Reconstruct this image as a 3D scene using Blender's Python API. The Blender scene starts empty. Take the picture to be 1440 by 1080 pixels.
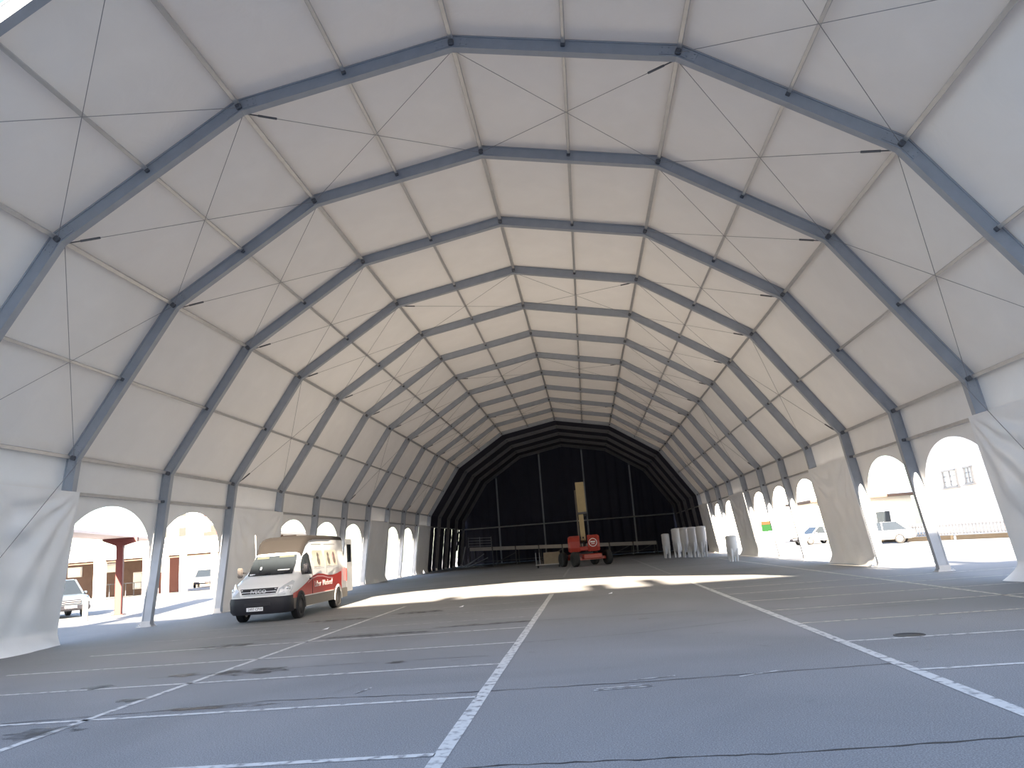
import bpy, math, random
from mathutils import Vector, Matrix
random.seed(7)
sc = bpy.context.scene
COL = sc.collection
pi = math.pi

# ------------------------------------------------------------------ camera
PITCH, YAW, ROLL = 0.2101, -0.0816, -0.0752
fw = Vector((math.sin(YAW)*math.cos(PITCH), math.cos(YAW)*math.cos(PITCH), math.sin(PITCH)))
rt = Vector((math.cos(YAW), -math.sin(YAW), 0)); up = rt.cross(fw)
r2 = math.cos(ROLL)*rt + math.sin(ROLL)*up
u2 = -math.sin(ROLL)*rt + math.cos(ROLL)*up
cd = bpy.data.cameras.new('camera'); cam = bpy.data.objects.new('camera', cd); COL.objects.link(cam)
cd.sensor_width = 36; cd.lens = 1073.4/1440*36; cd.clip_end = 2000
M = Matrix.Identity(4)
for i in range(3):
    M[i][0] = r2[i]; M[i][1] = u2[i]; M[i][2] = -fw[i]
M[0][3], M[1][3], M[2][3] = 2.06, 0.0, 1.70
cam.matrix_world = M
sc.camera = cam

# ------------------------------------------------------------------ sky, sun, exposure
SUN_EL = math.radians(24.4)
SUN_AZX = 0.045
world = bpy.data.worlds.new('world'); sc.world = world; world.use_nodes = True
wn = world.node_tree.nodes; wl = world.node_tree.links
sky = wn.new('ShaderNodeTexSky'); sky.sky_type = 'NISHITA'; sky.sun_disc = False
sky.sun_elevation = SUN_EL; sky.sun_rotation = pi - SUN_AZX
sky.air_density = 1.0; sky.dust_density = 2.0; sky.ozone_density = 1.0
hz = wn.new('ShaderNodeHueSaturation'); hz.inputs['Saturation'].default_value = 1.05
wl.new(sky.outputs[0], hz.inputs['Color']); wl.new(hz.outputs[0], wn['Background'].inputs[0]); wn['Background'].inputs[1].default_value = 0.335
sd = bpy.data.lights.new('sun', 'SUN'); sun = bpy.data.objects.new('sun', sd); COL.objects.link(sun)
sd.energy = 23.0; sd.angle = 0.0093; sd.color = (1.0, 0.84, 0.65)
sdir = Vector((SUN_AZX, -math.cos(SUN_EL), math.sin(SUN_EL)))
sun.rotation_euler = sdir.to_track_quat('Z', 'Y').to_euler()
sun.location = (4, -70, 45)
sc.view_settings.view_transform = 'Standard'; sc.view_settings.look = 'None'
sc.view_settings.gamma = 1; sc.view_settings.use_curve_mapping = False
sc.view_settings.exposure = 1.3
sc.cycles.sample_clamp_indirect = 6
sc.cycles.max_bounces = 10; sc.cycles.diffuse_bounces = 7

# ------------------------------------------------------------------ materials
def nm(name):
    m = bpy.data.materials.new(name); m.use_nodes = True
    return m, m.node_tree.nodes, m.node_tree.links
def plain(name, col, rough=0.6, metal=0.0, var=0.12, scale=6.0, bump=0.0, spec=0.5):
    m, n, l = nm(name); b = n['Principled BSDF']
    b.inputs['Roughness'].default_value = rough; b.inputs['Metallic'].default_value = metal
    b.inputs['Specular IOR Level'].default_value = spec
    tc = n.new('ShaderNodeTexCoord'); no = n.new('ShaderNodeTexNoise'); no.inputs['Scale'].default_value = scale
    no.inputs['Detail'].default_value = 4
    l.new(tc.outputs['Object'], no.inputs['Vector'])
    mx = n.new('ShaderNodeMix'); mx.data_type = 'RGBA'
    mx.inputs[6].default_value = (*[c*(1-var) for c in col], 1); mx.inputs[7].default_value = (*[min(1, c*(1+var)) for c in col], 1)
    l.new(no.outputs[0], mx.inputs[0]); l.new(mx.outputs[2], b.inputs['Base Color'])
    if bump:
        bp = n.new('ShaderNodeBump'); bp.inputs['Strength'].default_value = bump; bp.inputs['Distance'].default_value = 0.02
        l.new(no.outputs[0], bp.inputs['Height']); l.new(bp.outputs[0], b.inputs['Normal'])
    return m
def canvas(name, dif, tra, fac, gloss=0.05, rough=0.45, bs=0.25):
    m, n, l = nm(name); n.remove(n['Principled BSDF']); out = n['Material Output']
    tc = n.new('ShaderNodeTexCoord'); mp = n.new('ShaderNodeMapping'); mp.inputs['Scale'].default_value = (1, 1, 1)
    no = n.new('ShaderNodeTexNoise'); no.inputs['Scale'].default_value = 0.9; no.inputs['Detail'].default_value = 5; no.inputs['Distortion'].default_value = 0.6
    l.new(tc.outputs['Object'], mp.inputs[0]); l.new(mp.outputs[0], no.inputs['Vector'])
    bp = n.new('ShaderNodeBump'); bp.inputs['Strength'].default_value = bs; bp.inputs['Distance'].default_value = 0.12
    l.new(no.outputs[0], bp.inputs['Height'])
    mx = n.new('ShaderNodeMix'); mx.data_type = 'RGBA'; l.new(no.outputs[0], mx.inputs[0])
    mx.inputs[6].default_value = (*[c*0.93 for c in dif], 1); mx.inputs[7].default_value = (*[min(1, c*1.05) for c in dif], 1)
    d = n.new('ShaderNodeBsdfDiffuse'); t = n.new('ShaderNodeBsdfTranslucent'); g = n.new('ShaderNodeBsdfGlossy')
    t.inputs[0].default_value = (*tra, 1); g.inputs['Roughness'].default_value = rough; g.inputs[0].default_value = (0.9, 0.9, 0.9, 1)
    l.new(mx.outputs[2], d.inputs[0])
    for s in (d, g): l.new(bp.outputs[0], s.inputs['Normal'])
    m1 = n.new('ShaderNodeMixShader'); m1.inputs[0].default_value = fac
    l.new(d.outputs[0], m1.inputs[1]); l.new(t.outputs[0], m1.inputs[2])
    m2 = n.new('ShaderNodeMixShader'); m2.inputs[0].default_value = gloss
    l.new(m1.outputs[0], m2.inputs[1]); l.new(g.outputs[0], m2.inputs[2]); l.new(m2.outputs[0], out.inputs[0])
    return m
def asphalt():
    m, n, l = nm('asphalt'); b = n['Principled BSDF']
    geo = n.new('ShaderNodeNewGeometry')
    def noise(scale, det=3, dist=0.0):
        q = n.new('ShaderNodeTexNoise'); q.inputs['Scale'].default_value = scale; q.inputs['Detail'].default_value = det
        q.inputs['Distortion'].default_value = dist
        l.new(geo.outputs['Position'], q.inputs['Vector']); return q
    def ramp(src, a, b_, ca, cb):
        r = n.new('ShaderNodeValToRGB'); l.new(src, r.inputs[0])
        r.color_ramp.elements[0].position = a; r.color_ramp.elements[1].position = b_
        r.color_ramp.elements[0].color = (*ca, 1); r.color_ramp.elements[1].color = (*cb, 1); return r
    big = ramp(noise(0.22, 5, 0.8).outputs[0], 0.3, 0.72, (0.165, 0.168, 0.174), (0.22, 0.222, 0.228))
    fine = ramp(noise(75, 3).outputs[0], 0.34, 0.68, (0.66, 0.66, 0.66), (1.36, 1.36, 1.36))
    agg = ramp(noise(110, 2).outputs[0], 0.60, 0.72, (0, 0, 0), (0.16, 0.16, 0.155))
    stn = ramp(noise(0.9, 6, 1.4).outputs[0], 0.66, 0.8, (1, 1, 1), (0.72, 0.71, 0.70))
    def mul(a, b_, kind='MULTIPLY'):
        x = n.new('ShaderNodeMix'); x.data_type = 'RGBA'; x.blend_type = kind; x.inputs[0].default_value = 1
        l.new(a.outputs[0] if a.bl_idname != 'ShaderNodeMix' else a.outputs[2], x.inputs[6]); l.new(b_.outputs[0], x.inputs[7]); return x
    c = mul(mul(mul(big, fine), stn), agg, 'ADD')
    l.new(c.outputs[2], b.inputs['Base Color'])
    b.inputs['Roughness'].default_value = 0.82; b.inputs['Specular IOR Level'].default_value = 0.35
    bp = n.new('ShaderNodeBump'); bp.inputs['Strength'].default_value = 0.12; bp.inputs['Distance'].default_value = 0.008
    l.new(noise(60, 3).outputs[0], bp.inputs['Height']); l.new(bp.outputs[0], b.inputs['Normal'])
    return m
def worn(name, col, lo, hi, dark=(0.18, 0.18, 0.185)):
    m, n, l = nm(name); b = n['Principled BSDF']; b.inputs['Roughness'].default_value = 0.8
    geo = n.new('ShaderNodeNewGeometry')
    q = n.new('ShaderNodeTexNoise'); q.inputs['Scale'].default_value = 9; q.inputs['Detail'].default_value = 7
    l.new(geo.outputs['Position'], q.inputs['Vector'])
    r = n.new('ShaderNodeValToRGB'); l.new(q.outputs[0], r.inputs[0])
    r.color_ramp.elements[0].position = lo; r.color_ramp.elements[1].position = hi
    r.color_ramp.elements[0].color = (*dark, 1); r.color_ramp.elements[1].color = (*col, 1)
    l.new(r.outputs[0], b.inputs['Base Color']); return m
def stain(name, col, amt):
    m, n, l = nm(name); b = n['Principled BSDF']; b.inputs['Base Color'].default_value = (*col, 1); b.inputs['Roughness'].default_value = 0.55
    geo = n.new('ShaderNodeNewGeometry'); q = n.new('ShaderNodeTexNoise'); q.inputs['Scale'].default_value = 3.5; q.inputs['Detail'].default_value = 6
    l.new(geo.outputs['Position'], q.inputs['Vector'])
    r = n.new('ShaderNodeMapRange'); r.inputs[1].default_value = 0.38; r.inputs[2].default_value = 0.62; r.inputs[4].default_value = amt
    l.new(q.outputs[0], r.inputs[0]); l.new(r.outputs[0], b.inputs['Alpha']); return m
def glass(name, col=(0.02, 0.025, 0.03), rough=0.04):
    return plain(name, col, rough, 0, 0.05, 2, spec=0.7)

MT = dict(
 canvas=canvas('white_canvas', (0.83, 0.82, 0.805), (0.85, 0.70, 0.53), 0.0105),
 curtain=canvas('white_curtain', (0.84, 0.845, 0.85), (0.8, 0.74, 0.66), 0.016, 0.09, 0.35, 0.3),
 black=canvas('black_cloth', (0.062, 0.062, 0.09), (0.01, 0.01, 0.01), 0.02, 0.01, 0.6),
 grey_lining=canvas('grey_lining', (0.030, 0.029, 0.033), (0.02, 0.02, 0.02), 0.03, 0.02, 0.5),
 alu=plain('dull_aluminium', (0.37, 0.395, 0.435), 0.5, 0.2, 0.15, 3),
 shade_alu=plain('painted_shade_aluminium', (0.22, 0.215, 0.225), 0.6, 0.1, 0.15, 3),  # frame aluminium darkened for the dim far end, shade put into the colour
 purlin=plain('bright_aluminium', (0.56, 0.555, 0.55), 0.38, 0.5, 0.12, 4),
 steel=plain('dark_steel', (0.15, 0.155, 0.17), 0.5, 0.6, 0.2, 9),
 cable=plain('steel_cable', (0.30, 0.30, 0.31), 0.5, 0.4, 0.1, 9),
 asphalt=asphalt(),
 line=worn('worn_white_paint', (0.50, 0.50, 0.49), 0.34, 0.50),
 line_y=worn('worn_cream_paint', (0.50, 0.475, 0.40), 0.36, 0.55),
 line_f=worn('faded_white_paint', (0.36, 0.36, 0.355), 0.42, 0.64),
 crack=plain('crack_tar', (0.035, 0.035, 0.037), 0.7, 0, 0.2, 5),
 stain=stain('oil_stain', (0.05, 0.05, 0.053), 0.75),
 chalk=worn('chalk_scuff', (0.58, 0.58, 0.58), 0.42, 0.58),
 vwhite=plain('van_white_paint', (0.80, 0.81, 0.82), 0.25, 0, 0.03, 2),
 vred=plain('van_red_film', (0.50, 0.035, 0.03), 0.3, 0, 0.10, 3),
 vbrown=plain('van_brown_paint', (0.016, 0.0138, 0.0125), 0.5, 0, 0.1, 2),
 vskirt=plain('van_brown_skirt', (0.17, 0.15, 0.13), 0.5, 0, 0.1, 2),
 sunstrip=plain('green_tint_film', (0.055, 0.06, 0.047), 0.4, 0, 0.05, 3), mirr=plain('mirror_shell', (0.17, 0.145, 0.13), 0.5, 0, 0.05, 3),
 cream=plain('cream_film', (0.78, 0.72, 0.60), 0.4, 0, 0.05, 3),
 plastic=plain('black_plastic', (0.016, 0.016, 0.022), 0.5, 0, 0.15, 6),
 rubber=plain('tyre_rubber', (0.02, 0.02, 0.021), 0.75, 0, 0.2, 10),
 rim=plain('wheel_rim', (0.42, 0.42, 0.43), 0.4, 0.5, 0.1, 8),
 glass=glass('dark_glass'), lampglass=plain('lamp_glass', (0.62, 0.65, 0.68), 0.12, 0.2, 0.15, 12),
 chrome=plain('silver_trim', (0.66, 0.67, 0.69), 0.25, 0.7, 0.05, 4),
 plate=plain('plate_white', (0.80, 0.82, 0.86), 0.4, 0, 0.03, 4), ink=plain('black_ink', (0.02, 0.02, 0.025), 0.5, 0, 0.05, 4),
 wtext=plain('white_lettering', (0.82, 0.78, 0.76), 0.5, 0, 0.03, 4), pink=plain('pink_film', (0.70, 0.40, 0.42), 0.4, 0, 0.1, 8),
 lred=plain('lift_red_paint', (0.36, 0.035, 0.02), 0.38, 0, 0.1, 3), lbeige=plain('lift_beige_paint', (0.46, 0.37, 0.20), 0.45, 0, 0.1, 3),
 white=plain('white_plastic', (0.60, 0.60, 0.61), 0.45, 0, 0.06, 3),
 fasc=plain('stage_fascia', (0.46, 0.44, 0.42), 0.6, 0, 0.12, 2), wood=plain('plywood', (0.33, 0.27, 0.19), 0.7, 0, 0.2, 3),
 redsteel=plain('red_steel', (0.10, 0.016, 0.0125), 0.55, 0, 0.12, 3), canopy=plain('pale_canopy', (0.62, 0.52, 0.49), 0.6, 0, 0.08, 2),
 wwall=plain('white_render', (0.82, 0.81, 0.78), 0.8, 0, 0.05, 1.5, 0.1), brick=plain('brown_brick', (0.16, 0.10, 0.075), 0.85, 0, 0.25, 2, 0.2),
 pink_wall=plain('red_render', (0.28, 0.12, 0.10), 0.8, 0, 0.15, 1), ochre=plain('ochre_render', (0.62, 0.47, 0.30), 0.85, 0, 0.1, 1),
 under=plain('dark_timber', (0.11, 0.07, 0.05), 0.8, 0, 0.2, 3), greyc=plain('grey_concrete', (0.36, 0.35, 0.33), 0.85, 0, 0.12, 1.2, 0.15),
 green=plain('sign_green', (0.010, 0.038, 0.013), 0.95, 0, 0.05, 3, spec=0.02), orange=plain('sign_orange', (0.055, 0.032, 0.016), 0.95, 0, 0.05, 3, spec=0.02),
 hedge=plain('brown_stone', (0.03, 0.023, 0.015), 0.9, 0, 0.3, 4, 0.3), tile=plain('roof_tile', (0.30, 0.15, 0.10), 0.8, 0, 0.2, 3),
 silver=plain('silver_paint', (0.17, 0.177, 0.187), 0.28, 0.5, 0.04, 2), lblue=plain('pale_blue_paint', (0.13, 0.16, 0.19), 0.25, 0.35, 0.04, 2),
 wcar=plain('white_car_paint', (0.80, 0.80, 0.80), 0.28, 0, 0.03, 2),
)

# ------------------------------------------------------------------ mesh helpers
class MB:
    def __init__(s): s.v = []; s.f = []; s.sm = []
    def add(s, vs, fs, smooth=False):
        o = len(s.v); s.v += [tuple(v) for v in vs]; s.f += [tuple(i+o for i in f) for f in fs]; s.sm += [smooth]*len(fs); return s
    def box(s, c, d, R=None, bev=0.0):
        hx, hy, hz = d[0]/2, d[1]/2, d[2]/2
        if bev:
            b = min(bev, hx*.9, hy*.9, hz*.9); pts = []
            # chamfered box: 24 verts, one triple of verts per corner
            idx = {}
            for sx in (-1, 1):
                for sy in (-1, 1):
                    for sz in (-1, 1):
                        for a in range(3):
                            p = [sx*hx, sy*hy, sz*hz]
                            for k in range(3):
                                if k != a: p[k] -= (sx, sy, sz)[k]*b
                            idx[(sx, sy, sz, a)] = len(pts); pts.append(Vector(p))
            fs = []
            for a in range(3):
                o1, o2 = (a+1) % 3, (a+2) % 3
                for sg in (-1, 1):
                    q = []
                    for s1, s2 in ((-1, -1), (1, -1), (1, 1), (-1, 1)):
                        k = [0, 0, 0]; k[a] = sg; k[o1] = s1; k[o2] = s2; q.append(idx[(*k, a)])
                    fs.append(q if sg > 0 else q[::-1])
                for s1 in (-1, 1):      # edges parallel to axis a
                    for s2 in (-1, 1):
                        k0 = [0, 0, 0]; k0[a] = -1; k0[o1] = s1; k0[o2] = s2; k1 = list(k0); k1[a] = 1
                        q = [idx[(*k0, o1)], idx[(*k1, o1)], idx[(*k1, o2)], idx[(*k0, o2)]]
                        fs.append(q if s1*s2 < 0 else q[::-1])
            for sx in (-1, 1):
                for sy in (-1, 1):
                    for sz in (-1, 1):
                        q = [idx[(sx, sy, sz, a)] for a in range(3)]
                        fs.append(q if sx*sy*sz > 0 else q[::-1])
        else:
            pts = [Vector((x*hx, y*hy, z*hz)) for x in (-1, 1) for y in (-1, 1) for z in (-1, 1)]
            fs = [(0, 1, 3, 2), (4, 6, 7, 5), (0, 4, 5, 1), (2, 3, 7, 6), (0, 2, 6, 4), (1, 5, 7, 3)]
        if R is not None: pts = [R @ p for p in pts]
        return s.add([p+Vector(c) for p in pts], fs)
    def bar(s, a, b, w, h, roll=0.0, up=None):
        a, b = Vector(a), Vector(b); d = b-a; L = d.length; z = d.normalized()
        x = (up or (Vector((0, 0, 1)) if abs(z.z) < 0.95 else Vector((0, 1, 0)))).cross(z).normalized(); y = z.cross(x)
        R = Matrix((x, y, z)).transposed()
        return s.box((a+b)/2, (w, h, L), R)
    def tube(s, a, b, r, n=10, r2=None, cap=True):
        a, b = Vector(a), Vector(b); z = (b-a).normalized(); r2 = r if r2 is None else r2
        x = (Vector((0, 0, 1)) if abs(z.z) < 0.95 else Vector((1, 0, 0))).cross(z).normalized(); y = z.cross(x)
        vs = [a+(x*math.cos(2*pi*i/n)+y*math.sin(2*pi*i/n))*r for i in range(n)] + [b+(x*math.cos(2*pi*i/n)+y*math.sin(2*pi*i/n))*r2 for i in range(n)]
        s.add(vs, [(i, (i+1) % n, n+(i+1) % n, n+i) for i in range(n)], True)
        if cap: s.add(vs[:n], [tuple(range(n))[::-1]]); s.add(vs[n:], [tuple(range(n))])
        return s
    def lathe(s, prof, n=20, c=(0, 0, 0), axis='z'):
        vs = []
        for r, h in prof:
            for i in range(n):
                t = 2*pi*i/n; p = (r*math.cos(t), r*math.sin(t), h)
                if axis == 'x': p = (p[2], p[0], p[1])
                vs.append((p[0]+c[0], p[1]+c[1], p[2]+c[2]))
        fs = [(j*n+i, j*n+(i+1) % n, (j+1)*n+(i+1) % n, (j+1)*n+i) for j in range(len(prof)-1) for i in range(n)]
        s.add(vs, fs, True); m = len(prof)
        s.add(vs[:n], [tuple(range(n))[::-1]]); s.add(vs[(m-1)*n:], [tuple(range(n))]); return s
    def prism(s, poly, ex):
        ex = Vector(ex); n = len(poly); p = [Vector(q) for q in poly]
        return s.add(p+[q+ex for q in p], [tuple(range(n))[::-1], tuple(range(n, 2*n))] + [(i, (i+1) % n, n+(i+1) % n, n+i) for i in range(n)])
    def grid(s, fn, nu, nv, smooth=True):
        vs = [fn(i/nu, j/nv) for j in range(nv+1) for i in range(nu+1)]
        return s.add(vs, [(j*(nu+1)+i, j*(nu+1)+i+1, (j+1)*(nu+1)+i+1, (j+1)*(nu+1)+i) for j in range(nv) for i in range(nu)], smooth)
    def mesh(s, name, mat):
        me = bpy.data.meshes.new(name); me.from_pydata(s.v, [], s.f)
        me.polygons.foreach_set('use_smooth', s.sm); me.materials.append(MT[mat]); me.update(); return me
    def build(s, name, mat, parent=None, loc=None):
        return link(name, s.mesh(name, mat), parent, loc)
def link(name, me, parent=None, loc=None, rot=None):
    o = bpy.data.objects.new(name, me); COL.objects.link(o)
    if parent: o.parent = parent
    if loc: o.location = loc
    if rot: o.rotation_euler = rot
    return o
def tag(o, label, cat, group=None):
    o['label'] = label; o['category'] = cat
    if group: o['group'] = group
    return o
def thing(name, label, cat, loc=(0, 0, 0), rz=0, group=None):
    o = bpy.data.objects.new(name, None); COL.objects.link(o); o.location = loc; o.rotation_euler = (0, 0, rz)
    o.empty_display_size = 0.3
    return tag(o, label, cat, group)
def struct(o): o['kind'] = 'structure'; return o
def copy_tree(o, parent=None):
    c = o.copy(); COL.objects.link(c)
    if parent: c.parent = parent
    for ch in list(o.children): copy_tree(ch, c)
    return c
def text_mesh(name, txt, size, mat, parent, mtx, sx=1.0):
    cu = bpy.data.curves.new(name, 'FONT'); cu.body = txt; cu.size = size; cu.extrude = 0.002; cu.align_x = 'CENTER'; cu.align_y = 'CENTER'
    t = bpy.data.objects.new(name, cu); COL.objects.link(t)
    dg = bpy.context.evaluated_depsgraph_get(); me = bpy.data.meshes.new_from_object(t.evaluated_get(dg))
    bpy.data.objects.remove(t); bpy.data.curves.remove(cu)
    me.transform(mtx @ Matrix.Diagonal((sx, 1, 1, 1))); me.name = name; me.materials.clear(); me.materials.append(MT[mat])
    return link(name, me, parent)

# ------------------------------------------------------------------ tent geometry
Y0, BAY, NB = 10.4, 5.0, 16                      # first frame, bay length, bays
P = [(-12.89, 0), (-12.235, 5.094), (-9.35, 9.348), (-5.044, 12.132), (0, 13.093),
     (5.044, 12.132), (9.35, 9.348), (12.235, 5.094), (12.89, 0)]
def seg_n(i):                                    # outward normal of segment i
    a, b = P[i], P[i+1]; d = Vector((b[0]-a[0], b[1]-a[1])).normalized(); return Vector((-d.y, d.x))
def off_pt(i, o):                                # mitred offset of node i
    if i == 0: n = seg_n(0); return Vector((P[0][0]+n.x*o, 0))
    if i == 8: n = seg_n(7); return Vector((P[8][0]+n.x*o, 0))
    n1, n2 = seg_n(i-1), seg_n(i); m = (n1+n2).normalized(); return Vector(P[i])+m*(o/m.dot(n1))
RAIL_Z = 4.12
def wall_x(side, z, o=0.19): return side*(12.89-(z/5.094)*0.655+o)

# floor
floor = struct(MB().grid(lambda u, v: (-150+300*u, -60+260*v, 0), 30, 26, False).build('floor', 'asphalt'))
LX = [-9.3, -4.3, 0.64, 5.62, 10.45]
def strip(a, b, w, mat, name='parking_line', z=0.004):
    a, b = Vector(a), Vector(b); d = (b-a).normalized(); n = Vector((-d.y, d.x))*w/2; k = max(2, int((b-a).length/1.5))
    m = MB(); vs = []
    for i in range(k+1):
        p = a+(b-a)*i/k; j = random.uniform(0.9, 1.08)
        vs += [(p.x-n.x*j, p.y-n.y*j, z), (p.x+n.x*j, p.y+n.y*j, z)]
    m.add(vs, [(2*i, 2*i+2, 2*i+3, 2*i+1) for i in range(k)]); return m.build(name, mat, floor)
strip((0.64, 2.0), (0.64, 27.6), 0.15, 'line'); strip((5.62, 2.0), (5.62, 28.4), 0.15, 'line')
strip((0.64, 40.5), (0.64, 66), 0.13, 'line_f'); strip((5.62, 36), (5.62, 66), 0.13, 'line_f')
strip((-4.3, 5.5), (-4.3, 26.5), 0.11, 'line'); strip((10.45, 12.0), (10.45, 52), 0.12, 'line_y')
ys = [7.0+2.52*i for i in range(24)]
for i, y in enumerate(ys):
    mt = 'line' if y < 13.2 else ('line_f' if y > 17.5 else 'line')
    if y < 27: strip((0.58, y), (-4.3 if i == 0 else (-9.3 if y > 11 else -6.6), y-0.02), 0.10, mt)
    if y < 27 and y > 7.5: strip((5.68, y+0.06), (15.3, y+0.1), 0.10, 'line_y' if y > 13 else mt)
    if 40 < y < 60: strip((5.68, y), (10.4, y), 0.10, 'line_f')
def crack(pts, w, name='asphalt_crack'):
    vs = []; out = []
    for (a, b) in zip(pts[:-1], pts[1:]):
        a, b = Vector(a), Vector(b); k = max(2, int((b-a).length/0.12))
        for i in range(k): out.append(a+(b-a)*i/k)
    for p in out:
        j = random.uniform(-0.02, 0.02); t = w*random.uniform(0.2, 1.0)
        vs += [(p.x, p.y+j-t/2, 0.003), (p.x, p.y+j+t/2, 0.003)]
    MB().add(vs, [(2*i, 2*i+2, 2*i+3, 2*i+1) for i in range(len(out)-1)]).build(name, 'crack', floor)
crack([(-3.5, 6.4), (1.3, 6.56), (3.3, 6.5), (5.2, 6.6), (9, 6.5)], 0.045)
crack([(-5.5, 9.6), (-3.7, 9.82), (-2.2, 10.1), (0.2, 9.86), (2.6, 9.85), (6, 10.1)], 0.035)
crack([(0.5, 14.4), (2.8, 14.75), (6.5, 16.3), (9, 16.6)], 0.03); crack([(-6, 18.2), (-3.2, 18.0), (0.5, 18.4), (4.5, 18.2)], 0.05)
crack([(-5.5, 12.9), (-2, 13.1), (0.4, 13.0)], 0.025); crack([(-0.5, 24.4), (1.5, 24.9), (4, 25.1)], 0.05)
def blob(cx, cy, rx, ry, mat, name, seed, z=0.005, rot=0.0):
    rr = random.Random(seed); n = 22
    vs = [(cx, cy, z)]
    for i in range(n):
        t = 2*pi*i/n; k = rr.uniform(0.65, 1.1); x, y = rx*k*math.cos(t), ry*k*math.sin(t)
        vs.append((cx+x*math.cos(rot)-y*math.sin(rot), cy+x*math.sin(rot)+y*math.cos(rot), z))
    return MB().add(vs, [(0, 1+i, 1+(i+1) % n) for i in range(n)]).build(name, mat, floor)
for i, (x, y, rx, ry, ro) in enumerate([(-4.4, 8.9, .5, .35, .2), (-3.7, 12.9, .75, .4, .5), (-4.9, 13.0, .35, .3, 0), (-5.9, 12.2, .3, .22, 0), (-4.5, 10.8, .25, .18, 0),
        (-2.9, 17.6, 1.5, .3, .1), (-6.2, 17.3, .7, .35, 0), (-0.4, 18.4, 1.3, .22, .1), (-2.7, 9.85, .9, .12, .2), (-3.1, 23.4, .9, .5, 0), (-1.2, 12.9, .2, .14, 0), (3.1, 17.2, .12, .1, 0), (-5.3, 22.5, 1.1, .4, .3)]):
    blob(x, y, rx, ry, 'stain', 'oil_stain', 40+i)
for (a, b) in (((1.97, 9.47), (2.67, 9.53)), ((2.0, 9.56), (2.64, 9.62)), ((2.4, 9.98), (2.98, 10.12)), ((3.7, 9.8), (4.26, 10.06)), ((-1.1, 10.25), (-1.0, 10.6))):
    strip(a, b, 0.035, 'chalk', 'chalk_scuff', 0.006)
mh = MB().lathe([(0.22, 0.0), (0.22, 0.006), (0.19, 0.007), (0.19, 0.005), (0.01, 0.005)], 24, (6.66, 12.34, 0)).build('manhole_cover', 'crack', floor)

# frame prototype at y = 0
SEC = [(-.16, -.10), (-.16, .10), (-.125, .10), (-.125, .078), (.125, .078), (.125, .10), (.16, .10), (.16, -.10), (.125, -.10), (.125, -.078), (-.125, -.078), (-.125, -.10)]
def member(i, name):
    m = MB(); n = len(SEC)
    A = [off_pt(i, o) for o, _ in SEC]; B = [off_pt(i+1, o) for o, _ in SEC]
    vs = [(A[k].x, SEC[k][1], A[k].y) for k in range(n)]+[(B[k].x, SEC[k][1], B[k].y) for k in range(n)]
    m.add(vs, [(k, (k+1) % n, n+(k+1) % n, n+k) for k in range(n)]+[tuple(range(n))[::-1], tuple(range(n, 2*n))]); return m.mesh(name, 'alu')
def make_frame():
    t = thing('tent_frame', '', 'tent frame', group='arched tent frames')
    for i in range(8): link('column' if i in (0, 7) else 'rafter', member(i, 'column' if i in (0, 7) else 'rafter'), t)
    for i in range(1, 8):                         # knee plates with bolts at the nodes
        m = MB(); c = Vector((P[i][0], 0, P[i][1]))
        for s in (-1, 1):
            for j in (i-1, i):
                d = (Vector(P[j+1])-Vector(P[j])).normalized()*(1 if j == i else -1); d3 = Vector((d.x, 0, d.y)); n3 = Vector((-d.y, 0, d.x))
                m.bar(c+Vector((0, s*.088, 0)), c+d3*.42+Vector((0, s*.088, 0)), .22, .016, up=n3.cross(d3).cross(d3) if False else Vector((0, 1, 0)))
                for k in (.22, .36):
                    for e in (-.06, .06): m.tube(c+d3*k+n3*e+Vector((0, s*.095, 0)), c+d3*k+n3*e+Vector((0, s*.115, 0)), .016, 6)
        m.build('knee_plate', 'alu', t)
    for i in range(1, 8):
        n = (seg_n(i-1)+seg_n(i)).normalized(); c = Vector((P[i][0], 0, P[i][1]))
        MB().box(c-Vector((n.x, 0, n.y))*.05, (.13, .34, .13), Matrix.Rotation(-math.atan2(n.x, n.y)*-1, 3, 'Y'), .02).build('node_bracket', 'steel', t)
    for i in range(1, 7):
        n = seg_n(i); c = Vector(((P[i][0]+P[i+1][0])/2, 0, (P[i][1]+P[i+1][1])/2))+Vector((n.x, 0, n.y))*.02
        MB().box(c, (.10, .30, .08), Matrix.Rotation(math.atan2(n.x, n.y), 3, 'Y'), .015).build('purlin_bracket', 'steel', t)
    for s in (-1, 1):
        m = MB(); m.box((s*12.89, 0, .012), (.52, .36, .024)).box((s*12.875, -.12, .10), (.34, .02, .17)).box((s*12.875, .12, .10), (.34, .02, .17))
        for a in (-1, 1):
            for b in (-1, 1): m.tube((s*12.89+a*.21, b*.13, .02), (s*12.89+a*.21, b*.13, .07), .02, 6)
        m.build('base_plate', 'purlin', t)
        MB().box((wall_x(s, RAIL_Z, -.0), 0, RAIL_Z), (.12, .30, .09), None, .015).build('rail_bracket', 'steel', t)
    return t
ORD = 'first second third fourth fifth sixth seventh eighth ninth tenth eleventh twelfth thirteenth fourteenth'.split()
dark = {}
fr0 = make_frame()
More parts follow.
